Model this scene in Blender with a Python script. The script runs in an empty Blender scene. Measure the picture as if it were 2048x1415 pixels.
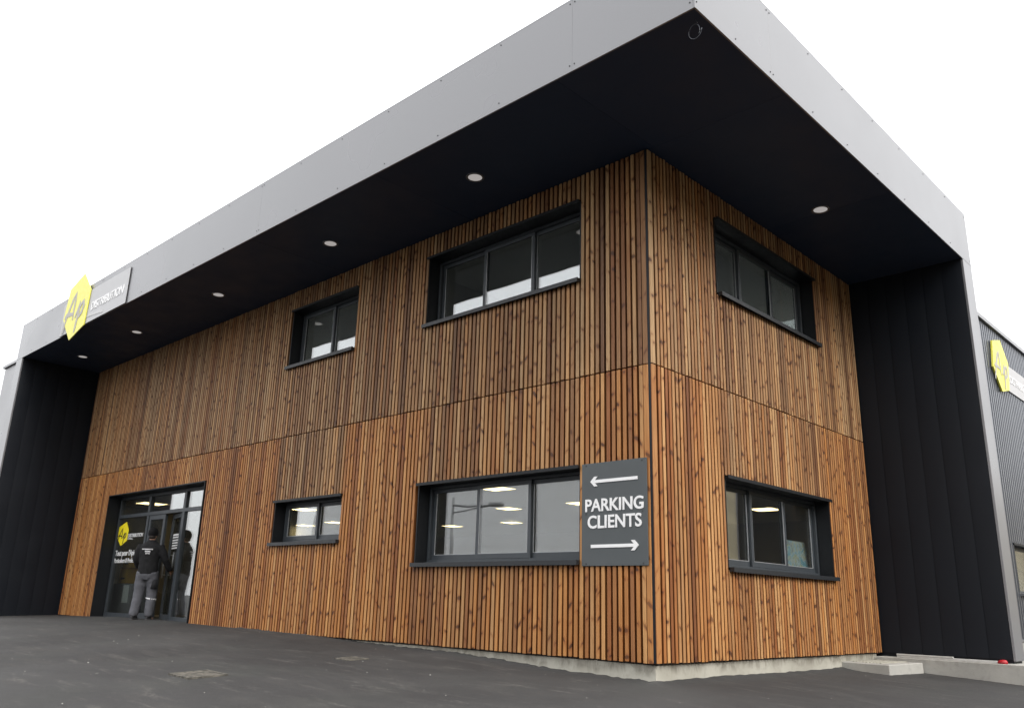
import bpy, bmesh, math, random
from mathutils import Vector, Matrix
random.seed(7)
rad = math.radians
sc = bpy.context.scene
COL = sc.collection

# ------------------------------------------------------------------ camera
cam = bpy.data.cameras.new('camera'); co = bpy.data.objects.new('camera', cam); COL.objects.link(co)
cam.sensor_fit = 'HORIZONTAL'; cam.sensor_width = 36.0; cam.lens = 1681.8 * 36.0 / 2048.0
cam.clip_start = 0.05; cam.clip_end = 3000
co.location = (4.9332, -7.2139, 0.5256)
co.rotation_euler = (rad(106.4676), rad(-1.5903), rad(43.6859))
sc.camera = co

# ------------------------------------------------------------------ overcast sky and weak soft sun
SUN_AZ, SUN_EL = rad(97), rad(38)          # azimuth clockwise from +Y
w = bpy.data.worlds.new('World'); sc.world = w; w.use_nodes = True
nt = w.node_tree; nt.nodes.clear()
sky = nt.nodes.new('ShaderNodeTexSky'); sky.sky_type = 'NISHITA'; sky.sun_disc = False
sky.sun_elevation = SUN_EL; sky.sun_rotation = SUN_AZ; sky.dust_density = 4.0; sky.air_density = 1.5
hs = nt.nodes.new('ShaderNodeHueSaturation'); hs.inputs['Saturation'].default_value = 0.25
b1 = nt.nodes.new('ShaderNodeBackground'); b1.inputs['Strength'].default_value = 0.06
b2 = nt.nodes.new('ShaderNodeBackground'); b2.inputs['Color'].default_value = (0.985, 0.985, 1.0, 1); b2.inputs['Strength'].default_value = 1.25
ad = nt.nodes.new('ShaderNodeAddShader'); wo = nt.nodes.new('ShaderNodeOutputWorld')
# overcast luminance rises gently from horizon to zenith
tc = nt.nodes.new('ShaderNodeTexCoord'); sp = nt.nodes.new('ShaderNodeSeparateXYZ'); mr = nt.nodes.new('ShaderNodeMapRange')
mr.inputs[1].default_value = 0.0; mr.inputs[2].default_value = 1.0; mr.inputs[3].default_value = 1.0; mr.inputs[4].default_value = 1.9
nt.links.new(tc.outputs['Generated'], sp.inputs[0]); nt.links.new(sp.outputs[2], mr.inputs[0]); nt.links.new(mr.outputs[0], b2.inputs['Strength'])
nt.links.new(sky.outputs[0], hs.inputs['Color']); nt.links.new(hs.outputs[0], b1.inputs['Color'])
nt.links.new(b1.outputs[0], ad.inputs[0]); nt.links.new(b2.outputs[0], ad.inputs[1]); nt.links.new(ad.outputs[0], wo.inputs[0])
sl = bpy.data.lights.new('sun', 'SUN'); so = bpy.data.objects.new('sun', sl); COL.objects.link(so)
sl.energy = 1.5; sl.angle = rad(24); sl.color = (1.0, 0.965, 0.92)
sd = Vector((math.sin(SUN_AZ) * math.cos(SUN_EL), math.cos(SUN_AZ) * math.cos(SUN_EL), math.sin(SUN_EL)))
so.rotation_euler = sd.to_track_quat('Z', 'Y').to_euler(); so.location = (20, -10, 20)
vs = sc.view_settings; vs.view_transform = 'Standard'; vs.look = 'None'; vs.exposure = 0.32; vs.gamma = 1.0; vs.use_curve_mapping = False
cy = sc.cycles; cy.max_bounces = 7; cy.diffuse_bounces = 3; cy.glossy_bounces = 4; cy.transparent_max_bounces = 12; cy.caustics_reflective = False; cy.caustics_refractive = False

# ------------------------------------------------------------------ dimensions (metres), corner of the timber cladding at 0,0
H, J, L, D = 5.60, 3.02, 16.04, 5.64
OX, OY, TOP, WT = 1.69, 1.69, 6.43, 0.40

# ------------------------------------------------------------------ node helpers / materials
class NT:
    def __init__(s, name):
        s.m = bpy.data.materials.new(name); s.m.use_nodes = True; s.t = s.m.node_tree; s.t.nodes.clear()
        s.out = s.t.nodes.new('ShaderNodeOutputMaterial')
    def n(s, typ, props=None, **ins):
        nd = s.t.nodes.new(typ)
        for k, v in (props or {}).items(): setattr(nd, k, v)
        for k, v in ins.items():
            key = k.replace('_', ' ')
            i = nd.inputs[int(k[1:])] if (k[0] == 'i' and k[1:].isdigit()) else nd.inputs[key]
            s.put(i, v)
        return nd
    def put(s, i, v):
        if isinstance(v, bpy.types.NodeSocket): s.t.links.new(v, i)
        elif isinstance(v, bpy.types.Node): s.t.links.new(v.outputs[0], i)
        else: i.default_value = v
    def math(s, op, a, b=0.0, c=0.0, clamp=False):
        nd = s.t.nodes.new('ShaderNodeMath'); nd.operation = op; nd.use_clamp = clamp
        s.put(nd.inputs[0], a); s.put(nd.inputs[1], b); s.put(nd.inputs[2], c)
        return nd.outputs[0]
    def mix(s, f, a, b, mode='MIX'):
        nd = s.t.nodes.new('ShaderNodeMix'); nd.data_type = 'RGBA'; nd.blend_type = mode
        s.put(nd.inputs[0], f); s.put(nd.inputs[6], a); s.put(nd.inputs[7], b)
        return nd.outputs[2]
    def ramp(s, f, stops):
        nd = s.t.nodes.new('ShaderNodeValToRGB'); s.put(nd.inputs[0], f)
        e = nd.color_ramp.elements
        while len(e) < len(stops): e.new(0.5)
        for k, (p, c) in enumerate(stops): e[k].position = p; e[k].color = (*c, 1) if len(c) == 3 else c
        return nd.outputs[0]
    def mapr(s, v, a, b, c=0.0, d=1.0):
        nd = s.t.nodes.new('ShaderNodeMapRange'); s.put(nd.inputs[0], v)
        for i, x in enumerate((a, b, c, d)): nd.inputs[i + 1].default_value = x
        return nd.outputs[0]
    def noise(s, vec, scale, detail=3.0, rough=0.5, dist=0.0):
        nd = s.t.nodes.new('ShaderNodeTexNoise'); s.put(nd.inputs['Vector'], vec)
        nd.inputs['Scale'].default_value = scale; nd.inputs['Detail'].default_value = detail
        nd.inputs['Roughness'].default_value = rough; nd.inputs['Distortion'].default_value = dist
        return nd.outputs[0]
    def pos(s): return s.n('ShaderNodeNewGeometry').outputs['Position']
    def scale(s, v, x, y, z):
        nd = s.t.nodes.new('ShaderNodeVectorMath'); nd.operation = 'MULTIPLY'; s.put(nd.inputs[0], v); nd.inputs[1].default_value = (x, y, z)
        return nd.outputs[0]
    def bump(s, h, strength=0.3, dist=0.01):
        nd = s.t.nodes.new('ShaderNodeBump'); s.put(nd.inputs['Height'], h); nd.inputs['Strength'].default_value = strength; nd.inputs['Distance'].default_value = dist
        return nd.outputs[0]
    def bsdf(s, color, rough=0.6, metal=0.0, spec=0.5, normal=None, **kw):
        b = s.t.nodes.new('ShaderNodeBsdfPrincipled')
        s.put(b.inputs['Base Color'], color); s.put(b.inputs['Roughness'], rough); s.put(b.inputs['Metallic'], metal)
        s.put(b.inputs['Specular IOR Level'], spec)
        if normal is not None: s.put(b.inputs['Normal'], normal)
        for k, v in kw.items(): s.put(b.inputs[k.replace('_', ' ')], v)
        s.t.links.new(b.outputs[0], s.out.inputs[0]); return b

def rgba(c): return (*c, 1.0)

def simple(name, c, rough=0.55, metal=0.0, var=0.12, scale=6.0, spec=0.5, bump=0.0):
    m = NT(name); p = m.pos()
    nz = m.noise(p, scale, 4.0)
    col = m.mix(nz, rgba(tuple(x * (1 - var) for x in c)), rgba(tuple(min(1, x * (1 + var)) for x in c)))
    rg = m.mapr(m.noise(p, scale * 2.3, 3.0), 0.3, 0.7, rough - 0.06, rough + 0.06)
    nrm = m.bump(m.noise(p, scale * 20, 3.0), bump, 0.004) if bump else None
    m.bsdf(col, rg, metal, spec, nrm); return m.m

M = {}
M['anthracite'] = simple('anthracite_metal', (0.0070, 0.0080, 0.0098), 0.5, 0.0, 0.12, 6.0, 0.3)
M['sill_metal'] = simple('anthracite_sill', (0.016, 0.018, 0.021), 0.42, 0.0, 0.12, 6.0, 0.45)
M['frame'] = simple('window_frame_metal', (0.040, 0.047, 0.054), 0.4, 0.0, 0.1)
M['gasket'] = simple('bright_spacer', (0.45, 0.46, 0.47), 0.35, 0.5)
M['membrane'] = simple('black_membrane', (0.018, 0.012, 0.009), 0.85)
def soffit_mat():
    m = NT('soffit_panel'); p = m.pos(); r = m.n('ShaderNodeObjectInfo').outputs['Random']
    col = m.mix(m.math('ADD', m.math('MULTIPLY', r, 0.7), m.math('MULTIPLY', m.noise(p, 0.8, 3.0), 0.3)), (0.0280, 0.0430, 0.0760, 1), (0.0400, 0.0550, 0.0900, 1))
    m.bsdf(col, m.mapr(m.noise(p, 2.0, 3.0), 0.3, 0.7, 0.42, 0.58), 0.0, 0.14); return m.m
M['soffit'] = soffit_mat()
M['black_panel'] = simple('black_cassette', (0.0078, 0.0100, 0.0142), 0.45, 0.0, 0.15, 0.9, 0.22)
M['screw'] = simple('dark_screw', (0.03, 0.03, 0.032), 0.5)
M['white_paint'] = simple('white_paint', (0.80, 0.80, 0.80), 0.4, 0.0, 0.03)
M['sign_grey'] = simple('sign_plate_grey', (0.068, 0.077, 0.081), 0.55, 0.0, 0.06, 3.0)
M['sign_silver'] = simple('sign_plate_silver', (0.52, 0.522, 0.53), 0.6, 0.0, 0.04, 6.0, 0.4)
M['sign_pale'] = simple('sign_swoosh_pale', (0.5, 0.5, 0.5), 0.45, 0.0, 0.04)
M['yellow'] = simple('sign_yellow', (0.78, 0.74, 0.10), 0.4, 0.0, 0.05)
M['yellow_vinyl'] = simple('yellow_vinyl', (0.85, 0.70, 0.01), 0.5, 0.0, 0.04)
M['ap_grey'] = simple('sign_script_grey', (0.40, 0.385, 0.35), 0.5, 0.0, 0.05)
M['black'] = simple('black_vinyl', (0.012, 0.012, 0.012), 0.5)
M['wall_in'] = simple('interior_wall', (0.60, 0.59, 0.57), 0.8, 0.0, 0.1, 0.7)
M['ceil_in'] = simple('interior_ceiling', (0.72, 0.71, 0.69), 0.8, 0.0, 0.06, 0.7)
M['floor_in'] = simple('interior_floor', (0.24, 0.23, 0.22), 0.5, 0.0, 0.2, 1.5)
M['wood_in'] = simple('interior_wood', (0.38, 0.22, 0.09), 0.6, 0.0, 0.2, 3.0)
M['carton_yellow'] = simple('yellow_carton', (0.60, 0.36, 0.04), 0.6)
M['paper'] = simple('paper', (0.72, 0.74, 0.70), 0.7, 0.0, 0.06, 30)
M['red'] = simple('red_plastic', (0.42, 0.012, 0.02), 0.45)
M['strip'] = simple('pale_metal_strip', (0.6, 0.6, 0.58), 0.4, 0.3, 0.2, 15)
M['skin'] = simple('skin', (0.48, 0.27, 0.19), 0.55)
M['jacket'] = simple('black_jacket_cloth', (0.012, 0.012, 0.013), 0.85, 0, 0.3, 12, 0.3)
M['trouser'] = simple('grey_work_trousers', (0.115, 0.117, 0.130), 0.9, 0, 0.25, 14, 0.2)
M['trouser_dark'] = simple('dark_trouser_patch', (0.02, 0.02, 0.022), 0.9)
M['beanie'] = simple('black_knit', (0.010, 0.010, 0.011), 0.95, 0, 0.3, 60, 0.2)
M['shoe'] = simple('dark_shoe', (0.022, 0.022, 0.024), 0.7)
M['sole'] = simple('grey_shoe_sole', (0.12, 0.12, 0.12), 0.7)
M['hair'] = simple('dark_hair', (0.02, 0.014, 0.01), 0.7)
M['reflective'] = simple('reflective_tape', (0.75, 0.75, 0.76), 0.3)
M['hall'] = simple('pale_hall_cladding', (0.80, 0.80, 0.80), 0.7, 0.0, 0.08, 0.2)
M['lamp_pole'] = simple('galvanised_lamp_pole', (0.22, 0.22, 0.225), 0.5, 0.2)
M['cable'] = simple('grey_cable', (0.10, 0.11, 0.13), 0.5)

def fascia_mat():
    m = NT('silver_fascia_metal'); p = m.pos()
    nz = m.noise(p, 0.7, 3.0); fine = m.noise(p, 420.0, 2.0)
    col = m.mix(nz, (0.155, 0.157, 0.167, 1), (0.180, 0.182, 0.192, 1))
    col = m.mix(m.mapr(fine, 0.35, 0.65, 0, 0.25), col, (0.28, 0.28, 0.29, 1))
    streak = m.noise(m.scale(p, 9, 9, 0.5), 1.0, 4.0)
    col = m.mix(m.mapr(streak, 0.56, 0.75, 0, 0.10), col, (0.2, 0.2, 0.2, 1))
    m.bsdf(col, m.mapr(nz, 0.3, 0.7, 0.25, 0.34), 0.12, 0.95)
    return m.m
M['fascia'] = fascia_mat()

def corr_mat():
    m = NT('corrugated_steel'); p = m.pos()
    nz = m.noise(m.scale(p, 1, 1, 0.25), 2.0, 4.0)
    col = m.mix(nz, (0.15, 0.16, 0.18, 1), (0.19, 0.20, 0.22, 1))
    m.bsdf(col, 0.32, 0.7, 0.5); return m.m
M['corrugated'] = corr_mat()

def glass_mat():
    m = NT('double_glazing')
    lw = m.n('ShaderNodeLayerWeight', Blend=0.5)
    f5 = m.math('POWER', lw.outputs['Facing'], 4.0)
    fac = m.math('ADD', m.math('MULTIPLY', f5, 0.85), 0.235, clamp=True)
    p = m.pos()
    wav = m.bump(m.noise(p, 1.6, 1.0), 0.06, 0.02)
    g = m.n('ShaderNodeBsdfGlossy', Color=(0.93, 0.95, 0.96, 1), Roughness=0.004, Normal=wav)
    t = m.n('ShaderNodeBsdfTransparent', Color=(0.86, 0.885, 0.875, 1))
    mx = m.t.nodes.new('ShaderNodeMixShader'); m.put(mx.inputs[0], fac); m.put(mx.inputs[1], t); m.put(mx.inputs[2], g)
    m.t.links.new(mx.outputs[0], m.out.inputs[0]); return m.m
M['glass'] = glass_mat()

def emit_mat(name, c, s):
    m = NT(name); e = m.n('ShaderNodeEmission', Color=rgba(c), Strength=s); m.t.links.new(e.outputs[0], m.out.inputs[0]); return m.m
M['panel_light'] = emit_mat('lit_ceiling_panel', (1.0, 0.76, 0.36), 6.5)
M['downlight_lens'] = emit_mat('opal_lens_faint_glow', (1.0, 0.93, 0.90), 0.30)
M['downlight_rim'] = simple('downlight_rim', (0.16, 0.16, 0.165), 0.4, 0.3)

def wood_mat(name='treated_timber_batten', gap_shade=False):
    m = NT(name)
    at = m.n('ShaderNodeAttribute', {'attribute_name': 'batten'})
    sx = m.n('ShaderNodeSeparateXYZ', i0=at.outputs['Vector'])
    across, rid, tone = sx.outputs[0], sx.outputs[1], sx.outputs[2]
    z = m.n('ShaderNodeSeparateXYZ', i0=m.pos()).outputs[2]
    rid2 = m.math('FRACT', m.math('MULTIPLY', rid, 17.31)); rid3 = m.math('FRACT', m.math('MULTIPLY', rid, 71.7))
    off = m.math('MULTIPLY', rid, 900.0)
    # knots: one candidate per cell along the stick, most of them off
    kz = m.math('ADD', m.math('MULTIPLY', z, 3.4), off)
    tilt = m.math('MULTIPLY', m.math('SUBTRACT', rid3, 0.5), 5.0)
    kz = m.math('ADD', kz, m.math('MULTIPLY', across, m.math('MULTIPLY', tilt, 1.5)))
    vo = m.n('ShaderNodeTexVoronoi', {'voronoi_dimensions': '1D'}); m.put(vo.inputs['W'], kz); vo.inputs['Scale'].default_value = 1.0
    kc = m.n('ShaderNodeSeparateColor', i0=vo.outputs['Color'])
    dz = m.math('DIVIDE', vo.outputs['Distance'], 3.4)
    da = m.math('SUBTRACT', across, m.math('MULTIPLY', m.math('SUBTRACT', kc.outputs[0], 0.5), 0.05))
    dist = m.math('SQRT', m.math('ADD', m.math('MULTIPLY', dz, dz), m.math('MULTIPLY', m.math('MULTIPLY', da, da), 0.55)))
    rk = m.math('MULTIPLY', m.math('MAXIMUM', m.math('SUBTRACT', m.math('POWER', kc.outputs[1], 1.6), 0.22), 0.0), 0.031)
    wob = m.math('MULTIPLY', m.math('SUBTRACT', m.noise(m.n('ShaderNodeCombineXYZ', X=m.math('MULTIPLY', across, 60), Y=m.math('MULTIPLY', z, 40), Z=off).outputs[0], 1.0, 2.0), 0.5), 0.02)
    kd = m.math('SUBTRACT', m.math('ADD', dist, wob), rk)
    has = m.math('GREATER_THAN', rk, 0.0012)
    core = m.math('MULTIPLY', m.mapr(kd, -0.003, 0.006, 1.0, 0.0), has)
    halo = m.math('MULTIPLY', m.mapr(kd, 0.0, 0.035, 1.0, 0.0), has)
    # grain, bent round the knots
    gv = m.n('ShaderNodeCombineXYZ', X=m.math('ADD', m.math('MULTIPLY', across, 90), m.math('MULTIPLY', halo, 1.2)), Y=m.math('MULTIPLY', z, 2.2), Z=off).outputs[0]
    grain = m.noise(gv, 1.0, 4.0, 0.6, 0.6)
    fine = m.noise(m.n('ShaderNodeCombineXYZ', X=m.math('MULTIPLY', across, 420), Y=m.math('MULTIPLY', z, 9), Z=off).outputs[0], 1.0, 2.0)
    slow = m.noise(m.n('ShaderNodeCombineXYZ', X=0.0, Y=m.math('MULTIPLY', z, 1.3), Z=off).outputs[0], 1.0, 2.0)
    blot = m.noise(m.scale(m.pos(), 0.8, 0.8, 0.35), 1.0, 3.0)
    tone2 = m.math('ADD', tone, m.math('ADD', m.math('MULTIPLY', m.math('SUBTRACT', slow, 0.5), 0.7), m.math('MULTIPLY', m.math('SUBTRACT', blot, 0.5), 0.5)), clamp=True)
    orange = m.ramp(rid2, [(0.0, (0.201, 0.073, 0.022)), (0.07, (0.306, 0.117, 0.035)), (0.38, (0.418, 0.178, 0.051)), (0.68, (0.495, 0.227, 0.069)), (1.0, (0.612, 0.323, 0.116))])
    olive = m.ramp(rid2, [(0.0, (0.145, 0.075, 0.036)), (0.08, (0.215, 0.119, 0.056)), (0.4, (0.290, 0.172, 0.084)), (0.7, (0.354, 0.221, 0.110)), (1.0, (0.454, 0.299, 0.157))])
    col = m.mix(tone2, orange, olive)
    col = m.mix(m.mapr(grain, 0.38, 0.72, 0.0, 0.62), col, m.mix(1.0, col, (0.50, 0.40, 0.34, 1), 'MULTIPLY'))
    col = m.mix(m.mapr(fine, 0.45, 0.75, 0.0, 0.35), col, m.mix(1.0, col, (0.62, 0.52, 0.45, 1), 'MULTIPLY'))
    col = m.mix(m.mapr(slow, 0.52, 0.72, 0.0, 0.45), col, m.mix(1.0, col, (1.36, 1.32, 1.24, 1), 'MULTIPLY'))
    col = m.mix(m.mapr(slow, 0.42, 0.26, 0.0, 0.5), col, m.mix(1.0, col, (0.72, 0.58, 0.50, 1), 'MULTIPLY'))
    col = m.mix(m.math('MULTIPLY', halo, 0.55), col, m.mix(1.0, col, (0.62, 0.40, 0.28, 1), 'MULTIPLY'))
    col = m.mix(m.math('MULTIPLY', core, m.mapr(kc.outputs[2], 0.0, 1.0, 0.5, 0.92)), col, (0.058, 0.022, 0.010, 1))
    wth = m.noise(m.scale(m.pos(), 2.6, 2.6, 0.55), 1.0, 5.0, 0.62, 0.3)
    col = m.mix(m.mapr(wth, 0.50, 0.70, 0.0, 0.55), col, m.mix(1.0, col, (0.66, 0.60, 0.56, 1), 'MULTIPLY'))
    col = m.mix(m.mapr(wth, 0.46, 0.30, 0.0, 0.5), col, m.mix(1.0, col, (1.22, 1.16, 1.05, 1), 'MULTIPLY'))
    # resin beads and chips
    chip = m.noise(m.n('ShaderNodeCombineXYZ', X=m.math('MULTIPLY', across, 130), Y=m.math('MULTIPLY', z, 55), Z=off).outputs[0], 1.0, 1.0)
    col = m.mix(m.mapr(chip, 0.80, 0.84, 0.0, 0.6), col, (0.62, 0.50, 0.37, 1))
    if gap_shade: col = m.mix(1.0, col, (0.52, 0.42, 0.34, 1), 'MULTIPLY')  # shade of the gaps put into the colour of the side faces
    rough = m.mapr(grain, 0.3, 0.7, 0.44, 0.66)
    nrm = m.bump(m.math('ADD', m.math('MULTIPLY', grain, 0.6), m.math('MULTIPLY', fine, 0.4)), 0.25, 0.004)
    m.bsdf(col, rough, 0.0, 0.35, nrm); return m.m
M['wood'] = wood_mat(); M['wood_side'] = wood_mat('treated_timber_gap_shade_side', True)

def concrete_mat(name, a, b, stain):
    m = NT(name); p = m.pos()
    n1 = m.noise(p, 1.7, 5.0, 0.6); n2 = m.noise(p, 14.0, 4.0, 0.6); n3 = m.noise(p, 90.0, 2.0)
    col = m.mix(m.mapr(n1, 0.32, 0.68), rgba(a), rgba(b))
    zz = m.n('ShaderNodeSeparateXYZ', i0=p).outputs[2]
    run = m.noise(m.scale(p, 5, 5, 3.0), 1.0, 6.0, 0.68, 0.8)
    line = m.math('ADD', zz, m.math('MULTIPLY', m.math('SUBTRACT', m.noise(m.scale(p, 3, 3, 0.1), 1.0, 4.0), 0.5), 0.16))
    drip = m.math('MULTIPLY', m.mapr(run, 0.44, 0.62), m.mapr(line, -0.13, -0.07))
    col = m.mix(m.math('MULTIPLY', drip, stain), col, (0.17, 0.155, 0.125, 1))
    col = m.mix(m.mapr(n2, 0.52, 0.72, 0, 0.35), col, rgba(tuple(x * 0.7 for x in a)))
    m.bsdf(col, 0.85, 0, 0.3, m.bump(m.math('ADD', n2, m.math('MULTIPLY', n3, 0.3)), 0.4, 0.008)); return m.m
M['concrete'] = concrete_mat('raw_concrete_plinth', (0.33, 0.315, 0.265), (0.45, 0.435, 0.375), 0.75)
M['concrete2'] = concrete_mat('pale_concrete', (0.34, 0.335, 0.31), (0.44, 0.43, 0.395), 0.25)

def asphalt_mat():
    m = NT('asphalt'); p = m.pos()
    big = m.noise(p, 0.35, 4.0, 0.55, 0.6); mid = m.noise(m.scale(p, 1, 2.4, 1), 1.1, 5.0, 0.6, 0.8); fine = m.noise(p, 160.0, 3.0, 0.7); grit = m.noise(p, 420.0, 2.0)
    col = m.mix(m.mapr(big, 0.38, 0.62), (0.028, 0.0265, 0.0265, 1), (0.056, 0.055, 0.054, 1))
    col = m.mix(m.mapr(mid, 0.5, 0.75, 0, 0.55), col, (0.086, 0.080, 0.073, 1))
    gr = m.noise(p, 0.9, 3.0)
    col = m.mix(m.mapr(gr, 0.52, 0.72, 0, 0.4), col, (0.055, 0.059, 0.052, 1))
    col = m.mix(m.mapr(fine, 0.35, 0.65, 0, 0.65), col, (0.036, 0.036, 0.036, 1))
    col = m.mix(m.mapr(grit, 0.60, 0.72, 0, 0.5), col, (0.15, 0.145, 0.135, 1))
    # pale dusty scuffs
    sc1 = m.noise(m.scale(p, 1.2, 6.0, 1), 1.3, 5.0, 0.65, 0.4)
    sc2 = m.noise(p, 24.0, 4.0, 0.7)
    scuff = m.math('MULTIPLY', m.mapr(sc1, 0.56, 0.70), m.mapr(sc2, 0.40, 0.62))
    col = m.mix(m.math('MULTIPLY', scuff, 0.5), col, (0.16, 0.15, 0.135, 1))
    m.bsdf(col, m.mapr(mid, 0.3, 0.7, 0.78, 0.92), 0, 0.35, m.bump(m.math('ADD', fine, m.math('MULTIPLY', mid, 0.5)), 0.7, 0.008)); return m.m
M['asphalt'] = asphalt_mat()

def drain_mat():
    m = NT('dusty_cast_iron'); p = m.pos()
    n1 = m.noise(p, 18.0, 4.0, 0.6)
    col = m.mix(m.mapr(n1, 0.38, 0.62), (0.060, 0.057, 0.050, 1), (0.155, 0.143, 0.120, 1)); m.bsdf(col, 0.85, 0.0, 0.3, m.bump(n1, 0.4, 0.004)); return m.m
M['drain'] = drain_mat()

def painting_mat():
    m = NT('abstract_painting'); p = m.pos()
    n1 = m.noise(p, 5.0, 3.0, 0.5, 2.0); n2 = m.noise(p, 9.0, 3.0, 0.5, 1.0)
    col = m.ramp(n1, [(0.3, (0.22, 0.52, 0.64)), (0.42, (0.40, 0.68, 0.80)), (0.5, (0.75, 0.84, 0.86)), (0.56, (0.80, 0.72, 0.32)), (0.62, (0.36, 0.62, 0.76)), (0.7, (0.75, 0.34, 0.32))])
    col = m.mix(m.mapr(n2, 0.5, 0.7, 0, 0.6), col, (0.68, 0.74, 0.76, 1)); m.bsdf(col, 0.7); return m.m
M['painting'] = painting_mat()

def foliage_mat():
    m = NT('dry_bramble'); n = m.noise(m.pos(), 9.0, 3.0)
    m.bsdf(m.mix(n, (0.05, 0.04, 0.025, 1), (0.12, 0.10, 0.05, 1)), 0.8); return m.m
M['dry'] = foliage_mat()

# ------------------------------------------------------------------ mesh helpers
class MB:
    def __init__(s): s.v = []; s.f = []
    def box(s, x0, x1, y0, y1, z0, z1, P=None):
        c = [(x0, y0, z0), (x1, y0, z0), (x1, y1, z0), (x0, y1, z0), (x0, y0, z1), (x1, y0, z1), (x1, y1, z1), (x0, y1, z1)]
        if P: c = [P(*q) for q in c]
        n = len(s.v); s.v += c
        s.f += [tuple(n + i for i in q) for q in ((3, 2, 1, 0), (4, 5, 6, 7), (0, 1, 5, 4), (1, 2, 6, 5), (2, 3, 7, 6), (3, 0, 4, 7))]
        return s
    def prism(s, pts, d0, d1, P):
        """polygon pts (u,z) counter-clockwise seen from outside, extruded in depth"""
        n = len(s.v); k = len(pts)
        s.v += [P(u, d0, z) for u, z in pts] + [P(u, d1, z) for u, z in pts]
        s.f.append(tuple(n + i for i in range(k))); s.f.append(tuple(n + k + i for i in reversed(range(k))))
        for i in range(k): j = (i + 1) % k; s.f.append((n + j, n + i, n + k + i, n + k + j))
        return s
    def tube(s, pts, r, seg=8, close=True):
        n0 = len(s.v); pts = [Vector(p) for p in pts]
        if not isinstance(r, (list, tuple)): r = [r] * len(pts)
        up = Vector((0, 0, 1))
        for i, p in enumerate(pts):
            t = (pts[min(i + 1, len(pts) - 1)] - pts[max(i - 1, 0)]).normalized()
            a = t.cross(up) if abs(t.dot(up)) < 0.95 else t.cross(Vector((1, 0, 0)))
            a.normalize(); b = t.cross(a)
            for k in range(seg):
                q = 2 * math.pi * k / seg; s.v.append(tuple(p + (a * math.cos(q) + b * math.sin(q)) * r[i]))
        for i in range(len(pts) - 1):
            for k in range(seg):
                k2 = (k + 1) % seg; s.f.append((n0 + i * seg + k, n0 + i * seg + k2, n0 + (i + 1) * seg + k2, n0 + (i + 1) * seg + k))
        if close:
            s.f.append(tuple(n0 + k for k in reversed(range(seg)))); e = n0 + (len(pts) - 1) * seg; s.f.append(tuple(e + k for k in range(seg)))
        return s
    def loft(s, rings, seg=20):
        """rings: (centre, axis_a, axis_b) with axes carrying the radii"""
        n0 = len(s.v)
        for c, a, b in rings:
            c, a, b = Vector(c), Vector(a), Vector(b)
            for k in range(seg):
                q = 2 * math.pi * k / seg; s.v.append(tuple(c + a * math.cos(q) + b * math.sin(q)))
        for i in range(len(rings) - 1):
            for k in range(seg):
                k2 = (k + 1) % seg; s.f.append((n0 + i * seg + k, n0 + i * seg + k2, n0 + (i + 1) * seg + k2, n0 + (i + 1) * seg + k))
        s.f.append(tuple(n0 + k for k in reversed(range(seg)))); e = n0 + (len(rings) - 1) * seg; s.f.append(tuple(e + k for k in range(seg)))
        return s
    def mesh(s, name):
        me = bpy.data.meshes.new(name); me.from_pydata(s.v, [], s.f); me.update(); return me
    def build(s, name, mat, parent=None, bevel=0.0, smooth=False, loc=None):
        me = s.mesh(name)
        return link(name, me, mat, parent, bevel, smooth, loc)

def link(name, me, mat, parent=None, bevel=0.0, smooth=False, loc=None):
    if mat is not None and not me.materials: me.materials.append(M[mat] if isinstance(mat, str) else mat)
    if bevel:
        bm = bmesh.new(); bm.from_mesh(me); bmesh.ops.bevel(bm, geom=bm.edges[:], offset=bevel, segments=1, affect='EDGES', clamp_overlap=True); bm.to_mesh(me); bm.free()
    if smooth: me.polygons.foreach_set('use_smooth', [True] * len(me.polygons))
    o = bpy.data.objects.new(name, me); COL.objects.link(o)
    if parent is not None: o.parent = parent
    if loc is not None: o.location = loc
    return o

def tag(o, label=None, cat=None, group=None, kind=None):
    if label: o['label'] = label
    if cat: o['category'] = cat
    if group: o['group'] = group
    if kind: o['kind'] = kind
    return o
def empty(name, label, cat, loc=(0, 0, 0), group=None, rz=0.0):
    o = bpy.data.objects.new(name, None); o.empty_display_size = 0.2; COL.objects.link(o); o.location = loc; o.rotation_euler.z = rz
    return tag(o, label, cat, group)

PL = lambda u, d, z: (u, d, z)            # left wall: u = x, depth = +y
PR = lambda u, d, z: (-d, u, z)           # right wall: u = y, depth = -x
def PW(off):                              # right-facing wall at x = off
    return lambda u, d, z: (off - d, u, z)
def PF(off):                              # front-facing plane at y = off
    return lambda u, d, z: (u, off + d, z)

# ------------------------------------------------------------------ ground
GX = [-400, -30, -16, -14, -12, -9.7, -7.5, -6, -5, -4.2, -3, -1.4, 0, 0.35, 1.75, 5, 12, 40, 400]
GZ = [-0.2, -0.03, -0.02, 0.025, 0.035, 0.03, 0.012, -0.012, -0.044, -0.055, -0.08, -0.15, -0.185, -0.21, -0.29, -0.42, -0.6, -0.9, -1.2]
def interp(x, X, Y):
    if x <= X[0]: return Y[0]
    for i in range(len(X) - 1):
        if x <= X[i + 1]:
            t = (x - X[i]) / (X[i + 1] - X[i]); return Y[i] + (Y[i + 1] - Y[i]) * t
    return Y[-1]
def gz(x, y):
    z = interp(x, GX, GZ)
    if y < 0: z += interp(x, [-16, -6, 5], [0.03, 0.045, 0.05]) * max(y, -14)
    return z
def hsh(*a):
    return (math.sin(a[0] * 127.1 + a[1] * 311.7 + 3.3) * 43758.5453) % 1.0
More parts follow.
